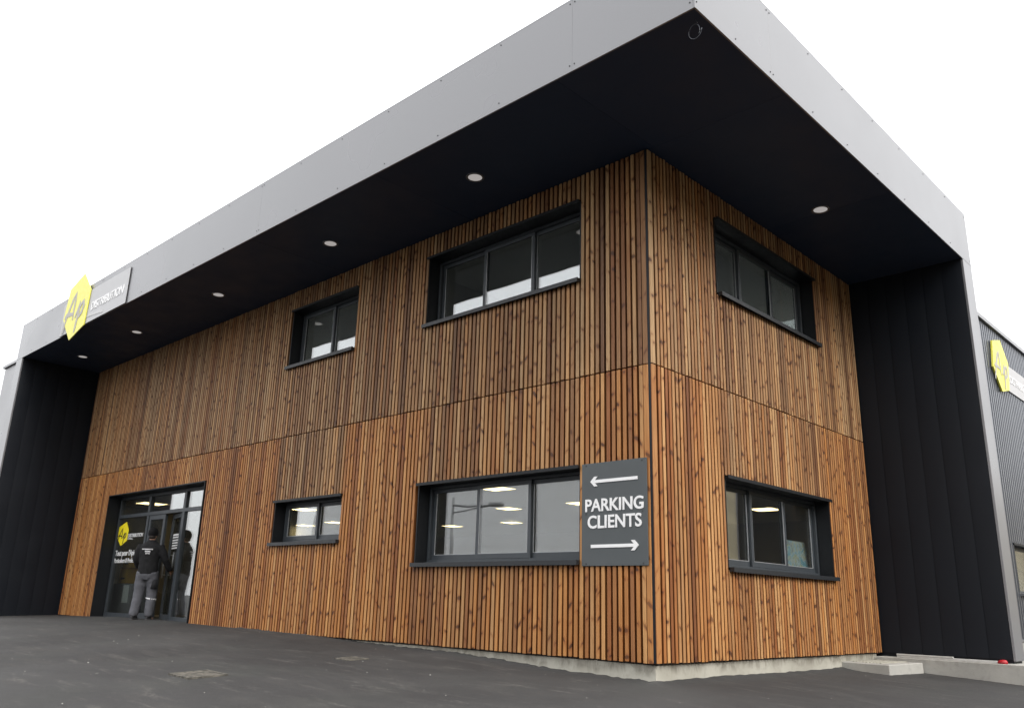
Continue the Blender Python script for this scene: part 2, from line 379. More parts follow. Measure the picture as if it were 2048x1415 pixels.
def grid_lines(a, b, near0, near1, step):
    g = []; x = near0
    while x <= near1 + 1e-6: g.append(x); x += step
    d = step; x = near0
    lo = []
    while x > a: d *= 1.45; x -= d; lo.append(max(x, a))
    d = step; x = near1; hi = []
    while x < b: d *= 1.45; x += d; hi.append(min(x, b))
    return sorted(set(lo)) + g + hi
gx = grid_lines(-400, 400, -8.0, 3.2, 0.06); gy = grid_lines(-400, 400, -5.2, 0.3, 0.06)
gy = [y for y in gy if y <= 0.3] + [0.3 + 0.12 * k for k in range(1, 48)] + [y for y in gy if y > 6.2]
verts = []; faces = []
for j, y in enumerate(gy):
    for i, x in enumerate(gx):
        z = gz(x, y)
        if -8 <= x <= 3.2 and -5.2 <= y <= 6:
            z += 0.006 * (math.sin(x * 1.9 + y * 0.7) * math.sin(y * 1.3 - x * 0.4)) + 0.003 * (hsh(round(x * 50), round(y * 50)) - 0.5)
            near = min(abs(y - 0.06) if x < 0 else 9, abs(x + 0.06) if y > 0 else 9)
            if near < 0.16: z += 0.022 * (1 - near / 0.16) * (0.4 + hsh(round(x * 31), round(y * 29)))
        verts.append((x, y, z))
nx = len(gx)
for j in range(len(gy) - 1):
    for i in range(nx - 1):
        a = j * nx + i; faces.append((a, a + 1, a + nx + 1, a + nx))
me = bpy.data.meshes.new('asphalt_ground'); me.from_pydata(verts, [], faces); me.update()
g_o = link('asphalt_ground', me, 'asphalt', smooth=True); tag(g_o, 'dark grey sloping asphalt yard in front of the building', kind='structure')

# ------------------------------------------------------------------ the timber clad building
bld = empty('timber_clad_building', 'two-storey building clad in brown timber slats under a black soffit and silver canopy', 'building')

WIN_L = [(-7.35, -5.46, 4.20, 5.235, 2), (-7.30, -5.44, 1.30, 1.985, 2), (-3.80, -0.985, 4.20, 5.25, 3), (-3.745, -0.97, 0.955, 2.005, 3)]
DOOR = (-14.10, -9.755, -0.3, 2.505)
WIN_R = [(1.465, 4.255, 4.22, 5.255, 3), (1.45, 4.235, 0.945, 2.0, 3)]
HOLES_L = [w[:4] for w in WIN_L] + [DOOR]; HOLES_R = [w[:4] for w in WIN_R]

def wall_core(mb, u0, u1, z0, z1, holes, d0, d1, P):
    us = sorted({u0, u1} | {h[0] for h in holes} | {h[1] for h in holes}); zs = sorted({z0, z1} | {max(z0, h[2]) for h in holes} | {h[3] for h in holes})
    for a, b in zip(us, us[1:]):
        for c, d in zip(zs, zs[1:]):
            cu, cz = (a + b) / 2, (c + d) / 2
            if any(h[0] < cu < h[1] and h[2] < cz < h[3] for h in holes): continue
            mb.box(a, b, d0, d1, c, d, P)
mb = MB(); wall_core(mb, -L, -0.052, -0.02, H + 0.2, HOLES_L, 0.052, 0.30, PL)
wl = mb.build('wall', 'membrane', bld)
mb = MB(); wall_core(mb, 0.31, D, -0.02, H + 0.2, HOLES_R, 0.052, 0.30, PR)
mb.build('wall', 'membrane', bld)

# battens ------------------------------------------------------------
camP = Vector(co.location)
def batten_piece(P, uc, wid, dep, z0, z1, rid, tone, lean=0.0):
    """vertices, faces and attribute of one stick; front face at depth 0"""
    hw = wid / 2; c = 0.0045
    prof = [(-hw, dep), (-hw, c), (-hw + c, 0.0), (hw - c, 0.0), (hw, c), (hw, dep)]
    V = []; A = []
    for k, z in enumerate((z0, z1)):
        for u, d in prof:
            V.append(P(uc + u + lean * k, d - 0.0, z)); A.append((u + d * 0.5, rid, tone))
    F = [(i, i + 1, 7 + i, 6 + i) for i in range(5)]
    F += [(5, 4, 3, 2, 1, 0), (6, 7, 8, 9, 10, 11)]
    return V, F, A
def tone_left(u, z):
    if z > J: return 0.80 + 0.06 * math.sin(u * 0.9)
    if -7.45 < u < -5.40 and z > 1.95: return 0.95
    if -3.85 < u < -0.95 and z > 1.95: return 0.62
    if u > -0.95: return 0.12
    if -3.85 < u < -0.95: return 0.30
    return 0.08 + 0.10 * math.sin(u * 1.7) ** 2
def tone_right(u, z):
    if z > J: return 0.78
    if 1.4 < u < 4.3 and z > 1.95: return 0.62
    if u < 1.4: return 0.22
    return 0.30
pieces = []
DARK_RID = 1.0 / 17.31 + 0.0004      # a dark stick in the colour ramp
def zc_dark(u, a, b): return b < J and (abs(u + 8.79) < 0.075)
def run_wall(P, cols, holes, tonef, side):
    for ci, (uc, wid) in enumerate(cols):
        for (t0, t1) in ((0.0, J - 0.008), (J + 0.008, H - 0.012)):
            cuts = sorted([(h[2] - 0.004, h[3] + 0.004) for h in holes if h[0] < uc < h[1]])
            z = t0; spans = []
            for a, b in cuts:
                if b < t0 or a > t1: continue
                if a - z > 0.03: spans.append((z, a))
                z = max(z, b)
            if t1 - z > 0.03: spans.append((z, t1))
            for a, b in spans:
                aa = a + (random.uniform(-0.005, 0.004) if a == t0 else 0); bb = b + (random.uniform(-0.012, 0.0) if b > H - 0.1 else 0)
                rid = random.random(); tone = tonef(uc, (a + b) / 2) + random.gauss(0, 0.16)
                if side == 'L' and zc_dark(uc, a, b): rid, tone = DARK_RID, 0.05
                if side == 'R' and abs(uc - 3.88) < 0.04 and 1.9 < a < J: rid, tone = DARK_RID, 0.7
                pw = max(0.034, wid + random.uniform(-0.0025, 0.002)); j = random.uniform(-0.0015, 0.0015)
                dj = random.uniform(0, 0.003)
                PP = (lambda P, dj: (lambda u, d, zz: P(u, d + dj, zz)))(P, dj)
                V, F, A = batten_piece(PP, uc + j, pw, 0.014 if (side == 'R' and ci == 0) else 0.051, aa, bb, rid, tone, random.uniform(-0.002, 0.002))
                c = Vector(P(uc, 0, (aa + bb) / 2)); dist = (c - camP).length
                nrm = Vector((0, -1, 0)) if side == 'L' else Vector((1, 0, 0))
                cosv = abs((camP - c).normalized().dot(nrm))
                pieces.append((pw * cosv / dist * (bb - aa) / dist, V, F, A, side))
colsL = [(-0.0765, 0.065)]; u = -0.172 + 0.0365 - 0.0075
x = -0.142
while x > -L + 0.03: colsL.append((x, 0.0475)); x -= 0.0735
colsR = [(0.047, 0.080)]; y = 0.147
while y < D - 0.03: colsR.append((y, 0.0448)); y += 0.0697
run_wall(PL, colsL, HOLES_L, tone_left, 'L'); run_wall(PR, colsR, HOLES_R, tone_right, 'R')
pieces.sort(key=lambda q: -q[0])
def batten_mesh(name, lst):
    V = []; F = []; A = []
    for _, v, f, a, _s in lst:
        n = len(V); V += v; A += a; F += [tuple(n + i for i in q) for q in f]
    me = bpy.data.meshes.new(name); me.from_pydata(V, [], F)
    at = me.attributes.new('batten', 'FLOAT_VECTOR', 'POINT'); at.data.foreach_set('vector', [c for t in A for c in t]); me.update()
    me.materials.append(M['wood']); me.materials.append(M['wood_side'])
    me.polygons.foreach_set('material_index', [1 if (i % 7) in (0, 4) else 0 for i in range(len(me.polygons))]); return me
for q in pieces[:300]:
    link('batten', batten_mesh('batten', [q]), 'wood', bld)
for s in ('L', 'R'):
    lst = [q for q in pieces[300:] if q[4] == s]
    if lst: tag(link('batten_field', batten_mesh('batten_field', lst), 'wood', bld), kind='stuff')

MB().box(-0.043, -0.0155, 0.004, 0.05, 0.0, H - 0.01).build('corner_profile', 'black_panel', bld)
# concrete plinth under the cladding --------------------------------
def rough_plinth(u0, u1, P, name, z1=-0.012):
    vs_, fs_ = [], []; n = max(2, int((u1 - u0) / 0.12)); rows = 6
    for i in range(n + 1):
        for k in range(rows + 1):
            uu = u0 + (u1 - u0) * i / n; zz = -0.75 + (z1 + 0.75) * (k / rows) ** 0.5
            vs_.append(P(uu, 0.060 + 0.006 * (hsh(i, k) - 0.5) + 0.006 * math.sin(uu * 2.2), zz))
    for i in range(n):
        for k in range(rows):
            a = i * (rows + 1) + k; fs_.append((a, a + rows + 1, a + rows + 2, a + 1))
    n0 = len(vs_)
    vs_ += [P(u0, 0.30, z1), P(u1, 0.30, z1)]
    fs_.append((rows, n * (rows + 1) + rows, n0 + 1, n0))
    me = bpy.data.meshes.new(name); me.from_pydata(vs_, [], fs_); me.update()
    return link(name, me, 'concrete', bld, smooth=True)
rough_plinth(-9.6, -0.06, PL, 'plinth'); rough_plinth(0.06, D - 0.1, PR, 'plinth')

# canopy -------------------------------------------------------------
XL = -L - WT; YB = D + WT
sf_ = MB().box(XL + 0.02, OX - 0.02, -OY + 0.02, YB - 0.02, H + 0.014, H + 0.12).build('soffit', 'black_panel', bld)
ex = [OX - 0.02, 0.06, -2.94, -5.94, -8.94, -11.94, -14.94, XL + 0.02]
for xb, xa in zip(ex, ex[1:]): MB().box(xa + 0.0015, xb - 0.0015, -OY + 0.02, 0.06, H, H + 0.012).build('soffit_panel', 'soffit', sf_)
for ya, yb in ((0.0615, 2.9), (2.9, 5.76), (5.76, YB - 0.02)): MB().box(-0.06, OX - 0.0215, ya + 0.0015, yb - 0.0015, H, H + 0.012).build('soffit_panel', 'soffit', sf_)
mb = MB(); mb.box(XL + 0.03, OX - 0.03, -OY + 0.03, YB, H + 0.13, TOP - 0.03); mb.build('roof', 'anthracite', bld)
def fascia_run(P, cuts, u_end0, u_end1, seams):
    edges = [u_end0] + seams + [u_end1]
    for a, b in zip(edges, edges[1:]):
        m_ = MB().box(a + 0.0007, b - 0.0007, 0.0, 0.018, H - 0.006, TOP, P)
        pn = m_.build('fascia_panel', 'fascia', bld, bevel=0.0006)
        sb = MB(); k = max(1, round((b - a) / 0.93)); st = (b - a - 0.06) / k
        for i in range(k + 1):
            uu = a + 0.03 + i * st
            for zz in (H + 0.065, TOP - 0.035):
                pts = [(uu + 0.0075 * math.cos(t * math.pi / 4), zz + 0.0075 * math.sin(t * math.pi / 4)) for t in range(8)]
                sb.prism(pts, -0.005, 0.002, P)
        sb.build('screw_row', 'screw', pn)
    MB().box(u_end0, u_end1, 0.001, 0.16, TOP + 0.002, TOP + 0.022, P).build('roof_edge_trim', 'fascia', bld)
fascia_run(PF(-OY), None, XL, OX - 0.0195, [-11.72, -5.715, 0.285])
fascia_run(PW(OX), None, -OY + 0.0, YB, [-0.265])

# wing walls: black vertical cassettes and a silver edge --------------
def wing(P, u0, u1, n, lab):
    core = MB().box(u0, u1, 0.03, WT, -0.55, TOP - 0.04, P).build('wing_wall', 'black_panel', bld)
    st = (u1 - u0) / n
    for i in range(n):
        dj = 0.003 * (hsh(i, n) - 0.5)
        zb = 0.0 if lab == 'R' else -0.3; ua, ub = u0 + i * st + 0.002, u0 + (i + 1) * st - 0.002; pm = MB(); N = 6; T = 8
        for q in range(N + 1):
            f = q / N; cr = 0.0030 * math.sin(math.pi * f) ** 0.5 + 0.003 * (hsh(i, 3) - 0.5) * f
            for r_ in range(T + 1): pm.v.append(P(ua + (ub - ua) * f, dj + 0.006 - cr + 0.0025 * math.sin(r_ * 1.3 + i) , zb + (H - 0.004 - zb) * r_ / T))
        for q in range(N):
            for r_ in range(T): a_ = q * (T + 1) + r_; pm.f.append((a_, a_ + T + 1, a_ + T + 2, a_ + 1))
        pm.build('wing_panel', 'black_panel', core, smooth=True)
    return core
PWL = lambda u, d, z: (-L - d, u, z)      # left wing: seen face looks to +x
PWR = lambda u, d, z: (u, D + d, z)       # right wing: seen face looks to -y
wing(PWL, -OY + 0.035, 0.25, 7, 'L'); wing(PWR, -0.3, OX - 0.035, 7, 'R')
MB().box(XL, -L - 0.004, -OY + 0.001, -OY + 0.034, -0.4, H - 0.008).build('edge_trim', 'fascia', bld, bevel=0.003)
MB().box(OX - 0.034, OX - 0.001, D + 0.004, YB, -0.02, H - 0.008).build('edge_trim', 'fascia', bld, bevel=0.003)
# pale annex wall seen past the left wing
an = MB().box(-18.05, XL - 0.003, -1.48, 4.0, -0.6, 5.70).build('annex_wall', 'fascia', bld)
MB().box(-18.09, XL - 0.003, -1.53, 4.0, 5.705, 5.77).build('coping', 'fascia', an)

# windows --------------------------------------------------------------
def window(P, u0, u1, z0, z1, n, sashes=True):
    t = 0.018; D1 = 0.30
    s = MB()
    s.box(u0, u0 + t, 0.014, D1, z0 + 0.03, z1 - t - 0.001, P); s.box(u1 - t, u1, 0.014, D1, z0 + 0.03, z1 - t - 0.001, P)
    s.box(u0, u1, -0.030, D1, z1 - t, z1, P); s.box(u0, u1, -0.036, -0.0305, z1 - 0.032, z1 + 0.006, P)
    win = s.build('window', 'anthracite', bld)
    k = MB(); k.box(u0 - 0.002, u1 + 0.002, -0.055, D1, z0 + 0.022, z0 + 0.029, P); k.box(u0 - 0.002, u1 + 0.002, -0.060, -0.0555, z0 - 0.022, z0 + 0.029, P); k.box(u0 - 0.002, u0, -0.055, -0.001, z0 - 0.02, z0 + 0.0215, P); k.box(u1, u1 + 0.002, -0.055, -0.001, z0 - 0.02, z0 + 0.0215, P)
    k.build('sill', 'sill_metal', win)
    a, b, c, d = u0 + t + 0.002, u1 - t - 0.002, z0 + 0.032, z1 - t - 0.002
    fr = MB(); q = 0.038; f0, f1 = 0.205, 0.292
    fr.box(a, b, f0, f1, c, c + 0.045, P); fr.box(a, b, f0, f1, d - q, d, P); fr.box(a, a + q, f0, f1, c + 0.046, d - q - 0.001, P); fr.box(b - q, b, f0, f1, c + 0.046, d - q - 0.001, P)
    fr.box(a, b, f0 - 0.03, f0 - 0.001, c, c + 0.018, P)
    fr.build('frame', 'frame', win, bevel=0.002)
    ia, ib, ic, id_ = a + q + 0.001, b - q - 0.001, c + 0.046, d - q - 0.001
    wd = (ib - ia) / n
    for i in range(n):
        outer = (i == 1) if n == 3 else (i == 0)
        s0, s1 = (0.212, 0.245) if outer else (0.250, 0.283)
        ov = 0.022
        sa = ia + i * wd - (ov if i > 0 else 0); sb_ = ia + (i + 1) * wd + (ov if i < n - 1 else 0)
        pr = 0.05; m_ = MB()
        m_.box(sa, sb_, s0, s1, ic, ic + pr + 0.012, P); m_.box(sa, sb_, s0, s1, id_ - pr, id_, P)
        m_.box(sa, sa + pr, s0, s1, ic + pr + 0.0125, id_ - pr - 0.0005, P); m_.box(sb_ - pr, sb_, s0, s1, ic + pr + 0.0125, id_ - pr - 0.0005, P)
        m_.build('sash', 'frame', win, bevel=0.003)
        g = MB(); g.box(sa + pr + 0.0, sb_ - pr - 0.0, s0 + 0.011, s1 - 0.006, ic + pr + 0.0122, id_ - pr, P)
        g.build('pane', 'glass', win)
        gk = MB(); e = 0.006; ga, gb, gc, gd = sa + pr + 0.0004, sb_ - pr - 0.0004, ic + pr + 0.0126, id_ - pr - 0.0004
        gk.box(ga, ga + e, s0 + 0.004, s0 + 0.0105, gc, gd, P); gk.box(gb - e, gb, s0 + 0.004, s0 + 0.0105, gc, gd, P); gk.box(ga + e, gb - e, s0 + 0.004, s0 + 0.0105, gc, gc + e, P)
        gk.build('glazing_bead', 'gasket', win)
    return win
for wn in WIN_L: window(PL, *wn)
for wn in WIN_R: window(PR, *wn)

# entrance ------------------------------------------------------------
def entrance():
    u0, u1, z0, z1 = DOOR; z0 = -0.06; t = 0.02; P = PL
    s = MB(); s.box(u0, u0 + t, -0.012, 0.34, z0, z1 - t - 0.001, P); s.box(u1 - t, u1, -0.012, 0.34, z0, z1 - t - 0.001, P); s.box(u0, u1, -0.018, 0.34, z1 - t, z1, P)
    ent = s.build('entrance', 'anthracite', bld)
    f0, f1 = 0.25, 0.33; fr = MB(); q = 0.06
    a, b, c, d = u0 + t + 0.002, u1 - t - 0.002, 0.0, z1 - t - 0.002
    mull = [-12.585, -11.01]
    fr.box(a, b, f0, f1, d - q, d, P); fr.box(a, b, f0, f1, 2.035, 2.105, P)
    for uu in (a + q / 2, b - q / 2): fr.box(uu - q / 2, uu + q / 2, f0 - 0.002, f1 + 0.002, c, 2.034, P); fr.box(uu - q / 2, uu + q / 2, f0 - 0.002, f1 + 0.002, 2.106, d - q - 0.001, P)
    for uu in mull: fr.box(uu - 0.045, uu + 0.045, f0 - 0.004, f1 + 0.002, c, 2.034, P); fr.box(uu - 0.045, uu + 0.045, f0 - 0.004, f1 + 0.002, 2.106, d - q - 0.001, P)
    for (x0, x1) in ((a + q, mull[0] - 0.046), (mull[1] + 0.046, b - q)): fr.box(x0 + 0.001, x1 - 0.001, f0, f1, c, 0.10, P)
    fr.build('frame', 'frame', ent, bevel=0.002)
    xs = [a + q, mull[0] - 0.045, mull[0] + 0.045, mull[1] - 0.045, mull[1] + 0.045, b - q]
    for i in (0, 2, 4):
        MB().box(xs[i], xs[i + 1], 0.282, 0.302, 2.105, d - q, P).build('pane', 'glass', ent)
    for i in (0, 4): MB().box(xs[i], xs[i + 1], 0.282, 0.302, 0.10, 2.035, P).build('pane', 'glass', ent)
    mid = (xs[2] + xs[3]) / 2
    for (x0, x1, sgn) in ((xs[2] + 0.004, mid - 0.003, 1), (mid + 0.003, xs[3] - 0.004, -1)):
        m_ = MB(); st = 0.085
        m_.box(x0, x0 + st, 0.262, 0.315, 0.02, 2.03, P); m_.box(x1 - st, x1, 0.262, 0.315, 0.02, 2.03, P)
        m_.box(x0 + st + 0.0005, x1 - st - 0.0005, 0.262, 0.315, 0.02, 0.13, P); m_.box(x0 + st + 0.0005, x1 - st - 0.0005, 0.262, 0.315, 1.94, 2.03, P)
        P2 = P
        if sgn == -1:
            ca, sa_ = math.cos(rad(11)), math.sin(rad(11))
            P2 = (lambda h: (lambda u, d, z: (h + (u - h) * ca + (d - 0.29) * sa_, 0.29 + (h - u) * sa_ + (d - 0.29) * ca, z)))(x1)
            m_.v = [P2(*q) for q in m_.v]
        m_.build('door_leaf', 'frame', ent, bevel=0.002)
        MB().box(x0 + st, x1 - st, 0.280, 0.300, 0.13, 1.94, P2).build('pane', 'glass', ent)
        hx = x1 - 0.045 if sgn == 1 else x0 + 0.045
        hb = MB().tube([(hx, 0.20, 0.80), (hx, 0.20, 1.30)], 0.014, 8); hb.tube([(hx, 0.20, 0.86), (hx, 0.262, 0.86)], 0.010, 8); hb.tube([(hx, 0.20, 1.24), (hx, 0.262, 1.24)], 0.010, 8)
        hb.v = [P2(*q) for q in hb.v]
        hb.build('door_handle', 'gasket', ent, smooth=True)
    return ent
entrance()

# interior shell --------------------------------------------------------
def room(z0, z1):
    f = MB().box(-17.3, -0.305, 0.345, 12.0, z0 - 0.1, z0).build('interior_floor', 'floor_in' if z0 < 1 else 'ceil_in', bld)
    for (ya, yb) in (((0.305, 12.0),) if z0 < 1 else ((0.305, 6.3), (9.3, 12.0))): MB().box(-17.3, -0.305, ya, yb, z1, z1 + 0.03).build('interior_ceiling', 'ceil_in', bld)  # upper ceiling left open to let the added daylight in
    MB().box(-17.3, -0.305, 12.0, 12.1, z0, z1).build('interior_wall', 'wall_in', bld)
    MB().box(-17.4, -17.3, 0.305, 12.0, z0, z1).build('interior_wall', 'wall_in', bld)
    MB().box(-0.40, -0.31, D + 0.01, 12.0, z0, z1).build('interior_wall', 'wall_in', bld)
room(0.0, 2.55); room(2.86, 5.45)
MB().box(-4.7, -4.6, 0.31, 6.5, 2.86, 5.45).build('interior_wall', 'wall_in', bld)

# ------------------------------------------------------------------ warehouse behind
wh = empty('warehouse', 'grey corrugated metal warehouse with silver coping behind the right wing', 'warehouse', (1.0, 6.1, 0))
def corr(x, y0, y1, z0, z1, holes):
    pitch = 0.125; prof = [(0.0, 0.0), (0.046, 0.0), (0.056, 0.05), (0.110, 0.05), (0.120, 0.0)]
    V = []; F = []
    ys = []; y = y0
    while y < y1: ys += [(y + a, d) for a, d in prof]; y += pitch
    zs = [z0, holes[2], holes[3], z1]
    for yy, dd in ys:
        for zz in zs: V.append((x - 1.0 - dd, yy - 6.1, zz))
    for i in range(len(ys) - 1):
        for k in range(3):
            if k == 1 and holes[0] < ys[i][0] < holes[1]: continue
            a = i * 4 + k; F.append((a, a + 4, a + 5, a + 1))
    me = bpy.data.meshes.new('wall'); me.from_pydata(V, [], F); me.update(); return me
WHW = (9.13, 11.6, 0.90, 1.70)
link('wall', corr(1.0, 6.1, 26.0, 0.15, 5.66, WHW), 'corrugated', wh)
MB().box(-17.0, -0.06, 0.0, 0.2, 5.50, 5.64).build('roof', 'anthracite', wh); MB().box(-17.0, -0.06, 3.2, 20.0, 5.50, 5.64).build('roof', 'anthracite', wh)
MB().box(-17.0, -1.4, 0.201, 3.199, 5.60, 5.62).build('added_rooflight', 'glass', wh)  # unseen roof opening, added so daylight reaches the upper room
MB().box(-0.10, 0.045, -0.04, 20.0, 5.665, 5.74).build('coping', 'fascia', wh)
MB().box(-0.14, 0.02, 0.0, 20.0, -0.5, 0.145).build('plinth', 'concrete2', wh)
MB().box(-0.02, 0.035, 0.0, 20.0, 0.15, 0.185).build('base_trim', 'fascia', wh)
ww = MB(); wy0, wy1 = WHW[0] - 6.1, WHW[1] - 6.1
ww.box(-0.16, 0.02, wy0 - 0.03, wy1, 1.70, 1.735).box(-0.16, 0.0, wy0 - 0.025, wy0, 0.93, 1.699).box(-0.16, 0.0, wy1, wy1 + 0.02, 0.93, 1.699)
wq = ww.build('window', 'anthracite', wh)
MB().box(-0.16, 0.06, wy0 - 0.03, wy1 + 0.03, 0.87, 0.905).build('sill', 'fascia', wq)
wf = MB(); wf.box(-0.15, -0.10, wy0, wy1, 0.906, 0.96).box(-0.15, -0.10, wy0, wy1, 1.64, 1.699).box(-0.15, -0.10, wy0, wy0 + 0.06, 0.961, 1.639).box(-0.15, -0.10, wy0 + 1.2, wy0 + 1.26, 0.961, 1.639)
wf.build('frame', 'frame', wq)
MB().box(-0.135, -0.115, wy0 + 0.06, wy1, 0.96, 1.64).build('pane', 'glass', wq)
MB().box(-0.55, -0.5, wy0 - 0.5, wy1 + 0.5, 0.5, 2.2).build('blind', 'wall_in', wq)

# concrete apron below the right wing, loose block, strip, red cap
ap = MB(); ap.box(-0.02, 4.6, 5.42, 5.95, -0.7, -0.05)
tag(ap.build('concrete_footing', 'concrete2', bevel=0.008), 'long pale concrete footing below the black right wing wall', 'footing')
bk = empty('concrete_slab_block', 'low concrete block with grooved top lying at the foot of the timber corner', 'block', (0.28, 4.85, -0.25), rz=rad(-3))
MB().box(-0.32, 0.32, -0.52, 0.52, -0.25, 0.155).build('slab', 'concrete2', bk, bevel=0.01)
gb = MB()
for i in range(9): gb.box(-0.22 + i * 0.045, -0.205 + i * 0.045, -0.40, 0.40, 0.1555, 0.166)
gb.build('groove_ribs', 'concrete', bk)
st = MB().box(0.25, 1.55, 5.46, 5.56, -0.049, -0.02).box(0.25, 0.98, 5.452, 5.50, -0.0195, 0.0)
tag(st.build('metal_strip', 'strip', bevel=0.003), 'pale metal base strip lying on the footing under the right wing', 'strip')
rc = MB(); rc.loft([((0, 0, 0), (0.06, 0, 0), (0, 0.045, 0)), ((0, 0, 0.022), (0.06, 0, 0), (0, 0.045, 0)), ((0.006, 0, 0.042), (0.045, 0, 0), (0, 0.035, 0)), ((0.012, 0, 0.050), (0.02, 0, 0), (0, 0.018, 0))], 12)
tag(rc.build('red_cap', 'red', None, smooth=True, loc=(1.57, 5.47, -0.05)), 'small red plastic cap on the footing beside the silver edge', 'cap')

# ------------------------------------------------------------------ downlights in the soffit
DL = [(-2.025, -0.80, 'nearest the corner above the big upper window'), (-5.145, -0.80, 'above the small upper window'), (-8.57, -0.80, 'third from the corner along the front'),
      (-11.97, -0.80, 'under the yellow hexagon sign'), (-14.85, -0.80, 'farthest along the front by the left wing'), (0.805, 2.79, 'alone on the right-hand side')]
ring_m = None
for i, (x, y, s) in enumerate(DL):
    d = empty('downlight', 'round white soffit downlight ' + s, 'downlight', (x, y, H), 'downlights in the black soffit')
    if ring_m is None:
        rg = MB(); lv = MB(); n = 28
        for r, z in ((0.088, -0.004), (0.115, -0.008), (0.118, 0.001)):
            for k in range(n): rg.v.append((r * math.cos(2 * math.pi * k / n), r * math.sin(2 * math.pi * k / n), z))
        for a in range(2):
            for k in range(n): rg.f.append((a * n + k, a * n + (k + 1) % n, (a + 1) * n + (k + 1) % n, (a + 1) * n + k))
        ring_m = rg.mesh('rim'); ring_m.materials.append(M['downlight_rim'])
        for r, z in ((0.0885, -0.0035), (0.05, -0.006)):
            for k in range(n): lv.v.append((r * math.cos(2 * math.pi * k / n), r * math.sin(2 * math.pi * k / n), z))
        for k in range(n): lv.f.append((k, n + k, n + (k + 1) % n, (k + 1) % n))
        lv.f.append(tuple(range(n, 2 * n)))
        lens_m = lv.mesh('lens'); lens_m.materials.append(M['downlight_lens'])
    for nm, me in (('rim', ring_m), ('lens', lens_m)):
        o = bpy.data.objects.new(nm, me); COL.objects.link(o); o.parent = d
lp = []
for k in range(30):
    a = -0.6 + k * 0.24; lp.append((1.575 + 0.062 * math.cos(a) + k * 0.0008, -1.535, 5.48 + 0.075 * math.sin(a)))
cb = MB().tube([(1.60, -1.535, H), (1.62, -1.535, 5.55)] + [], 0.0022, 6).tube(lp, 0.0022, 6)
tag(cb.build('cable_loop', 'cable', smooth=True), 'thin loose cable loop hanging from the soffit at its outer corner', 'cable')

# ------------------------------------------------------------------ text helper
def text_mesh(s, u0, u1, z0, z1, d0, d1, P, name, bold=0.012, spacing=1.0):
    c = bpy.data.curves.new('txt', 'FONT'); c.body = s; c.size = 1.0; c.offset = bold; c.extrude = 0.5; c.resolution_u = 4; c.space_character = spacing
    o = bpy.data.objects.new('txt', c); COL.objects.link(o)
    dg = bpy.context.evaluated_depsgraph_get(); me = bpy.data.meshes.new_from_object(o.evaluated_get(dg)); bpy.data.objects.remove(o); bpy.data.curves.remove(c)
    xs = [v.co.x for v in me.vertices]; ys = [v.co.y for v in me.vertices]; x0, x1, y0, y1 = min(xs), max(xs), min(ys), max(ys)
    for v in me.vertices:
        u = u0 + (v.co.x - x0) / (x1 - x0) * (u1 - u0); z = z0 + (v.co.y - y0) / (y1 - y0) * (z1 - z0); d = d0 if v.co.z > 0 else d1
        v.co = P(u, d, z)
    me.name = name; me.update(); return me
def ribbon(mb, pts, w, d0, d1, P):
    """brush stroke of varying width through (u,z) points"""
    k = len(pts); w = w if isinstance(w, (list, tuple)) else [w] * k
    Lf, Rt = [], []
    for i in range(k):
        a = Vector(pts[max(i - 1, 0)]); b = Vector(pts[min(i + 1, k - 1)]); t = (b - a).normalized(); n = Vector((-t.y, t.x)) * w[i] / 2; p = Vector(pts[i])
        Lf.append(p + n); Rt.append(p - n)
    for i in range(k - 1):
        mb.prism([tuple(Rt[i]), tuple(Rt[i + 1]), tuple(Lf[i + 1]), tuple(Lf[i])], d0, d1, P)

# ------------------------------------------------------------------ PARKING CLIENTS sign
ps = empty('parking_sign', 'dark grey parking sign with white arrows and lettering beside the lower big window', 'sign', (-0.5, -0.02, 0.922))
def loc(o, P0=None):           # keep world geometry, move under its empty
    return o
def child(mbo, name, mat, par, **k):
    o = mbo.build(name, mat, par, **k) if isinstance(mbo, MB) else link(name, mbo, mat, par, **k)
    o.matrix_parent_inverse = Matrix.Translation(par.location).inverted() if par.rotation_euler.z == 0 else par.matrix_world.inverted()
    return o
child(MB().box(-0.928, -0.07, -0.018, -0.006, 0.922, 2.01), 'plate', 'sign_grey', ps, bevel=0.002)
child(text_mesh('PARKING', -0.874, -0.113, 1.486, 1.622, -0.026, -0.0185, PL, 'lettering', 0.021, 1.0), 'lettering', 'white_paint', ps)
child(text_mesh('CLIENTS', -0.842, -0.139, 1.308, 1.447, -0.026, -0.0185, PL, 'lettering', 0.021, 1.0), 'lettering', 'white_paint', ps)
def arrow(u0, u1, z, s):
    m_ = MB(); q = 0.0165; hd = 0.052
    tip, tail = (u0, u1) if s < 0 else (u1, u0); k = -s
    # chevron head and bar as one polygon
    pts = [(tip, z), (tip + k * 0.052, z - hd), (tip + k * 0.098, z - hd), (tip + k * 0.062, z - q), (tail, z - q), (tail, z + q), (tip + k * 0.062, z + q), (tip + k * 0.098, z + hd), (tip + k * 0.052, z + hd)]
    if k < 0: pts = pts[::-1]
    m_.prism(pts, -0.026, -0.0185, PL); return m_
child(arrow(-0.805, -0.184, 1.808, -1), 'arrow', 'white_paint', ps); child(arrow(-0.797, -0.178, 1.124, 1), 'arrow', 'white_paint', ps)
for uu in (-0.868, -0.128):
    for zz in (0.945, 1.463, 1.985):
        child(MB().prism([(uu + 0.008 * math.cos(t * math.pi / 4), zz + 0.008 * math.sin(t * math.pi / 4)) for t in range(8)], -0.022, -0.0175, PL), 'screw', 'screw', ps)

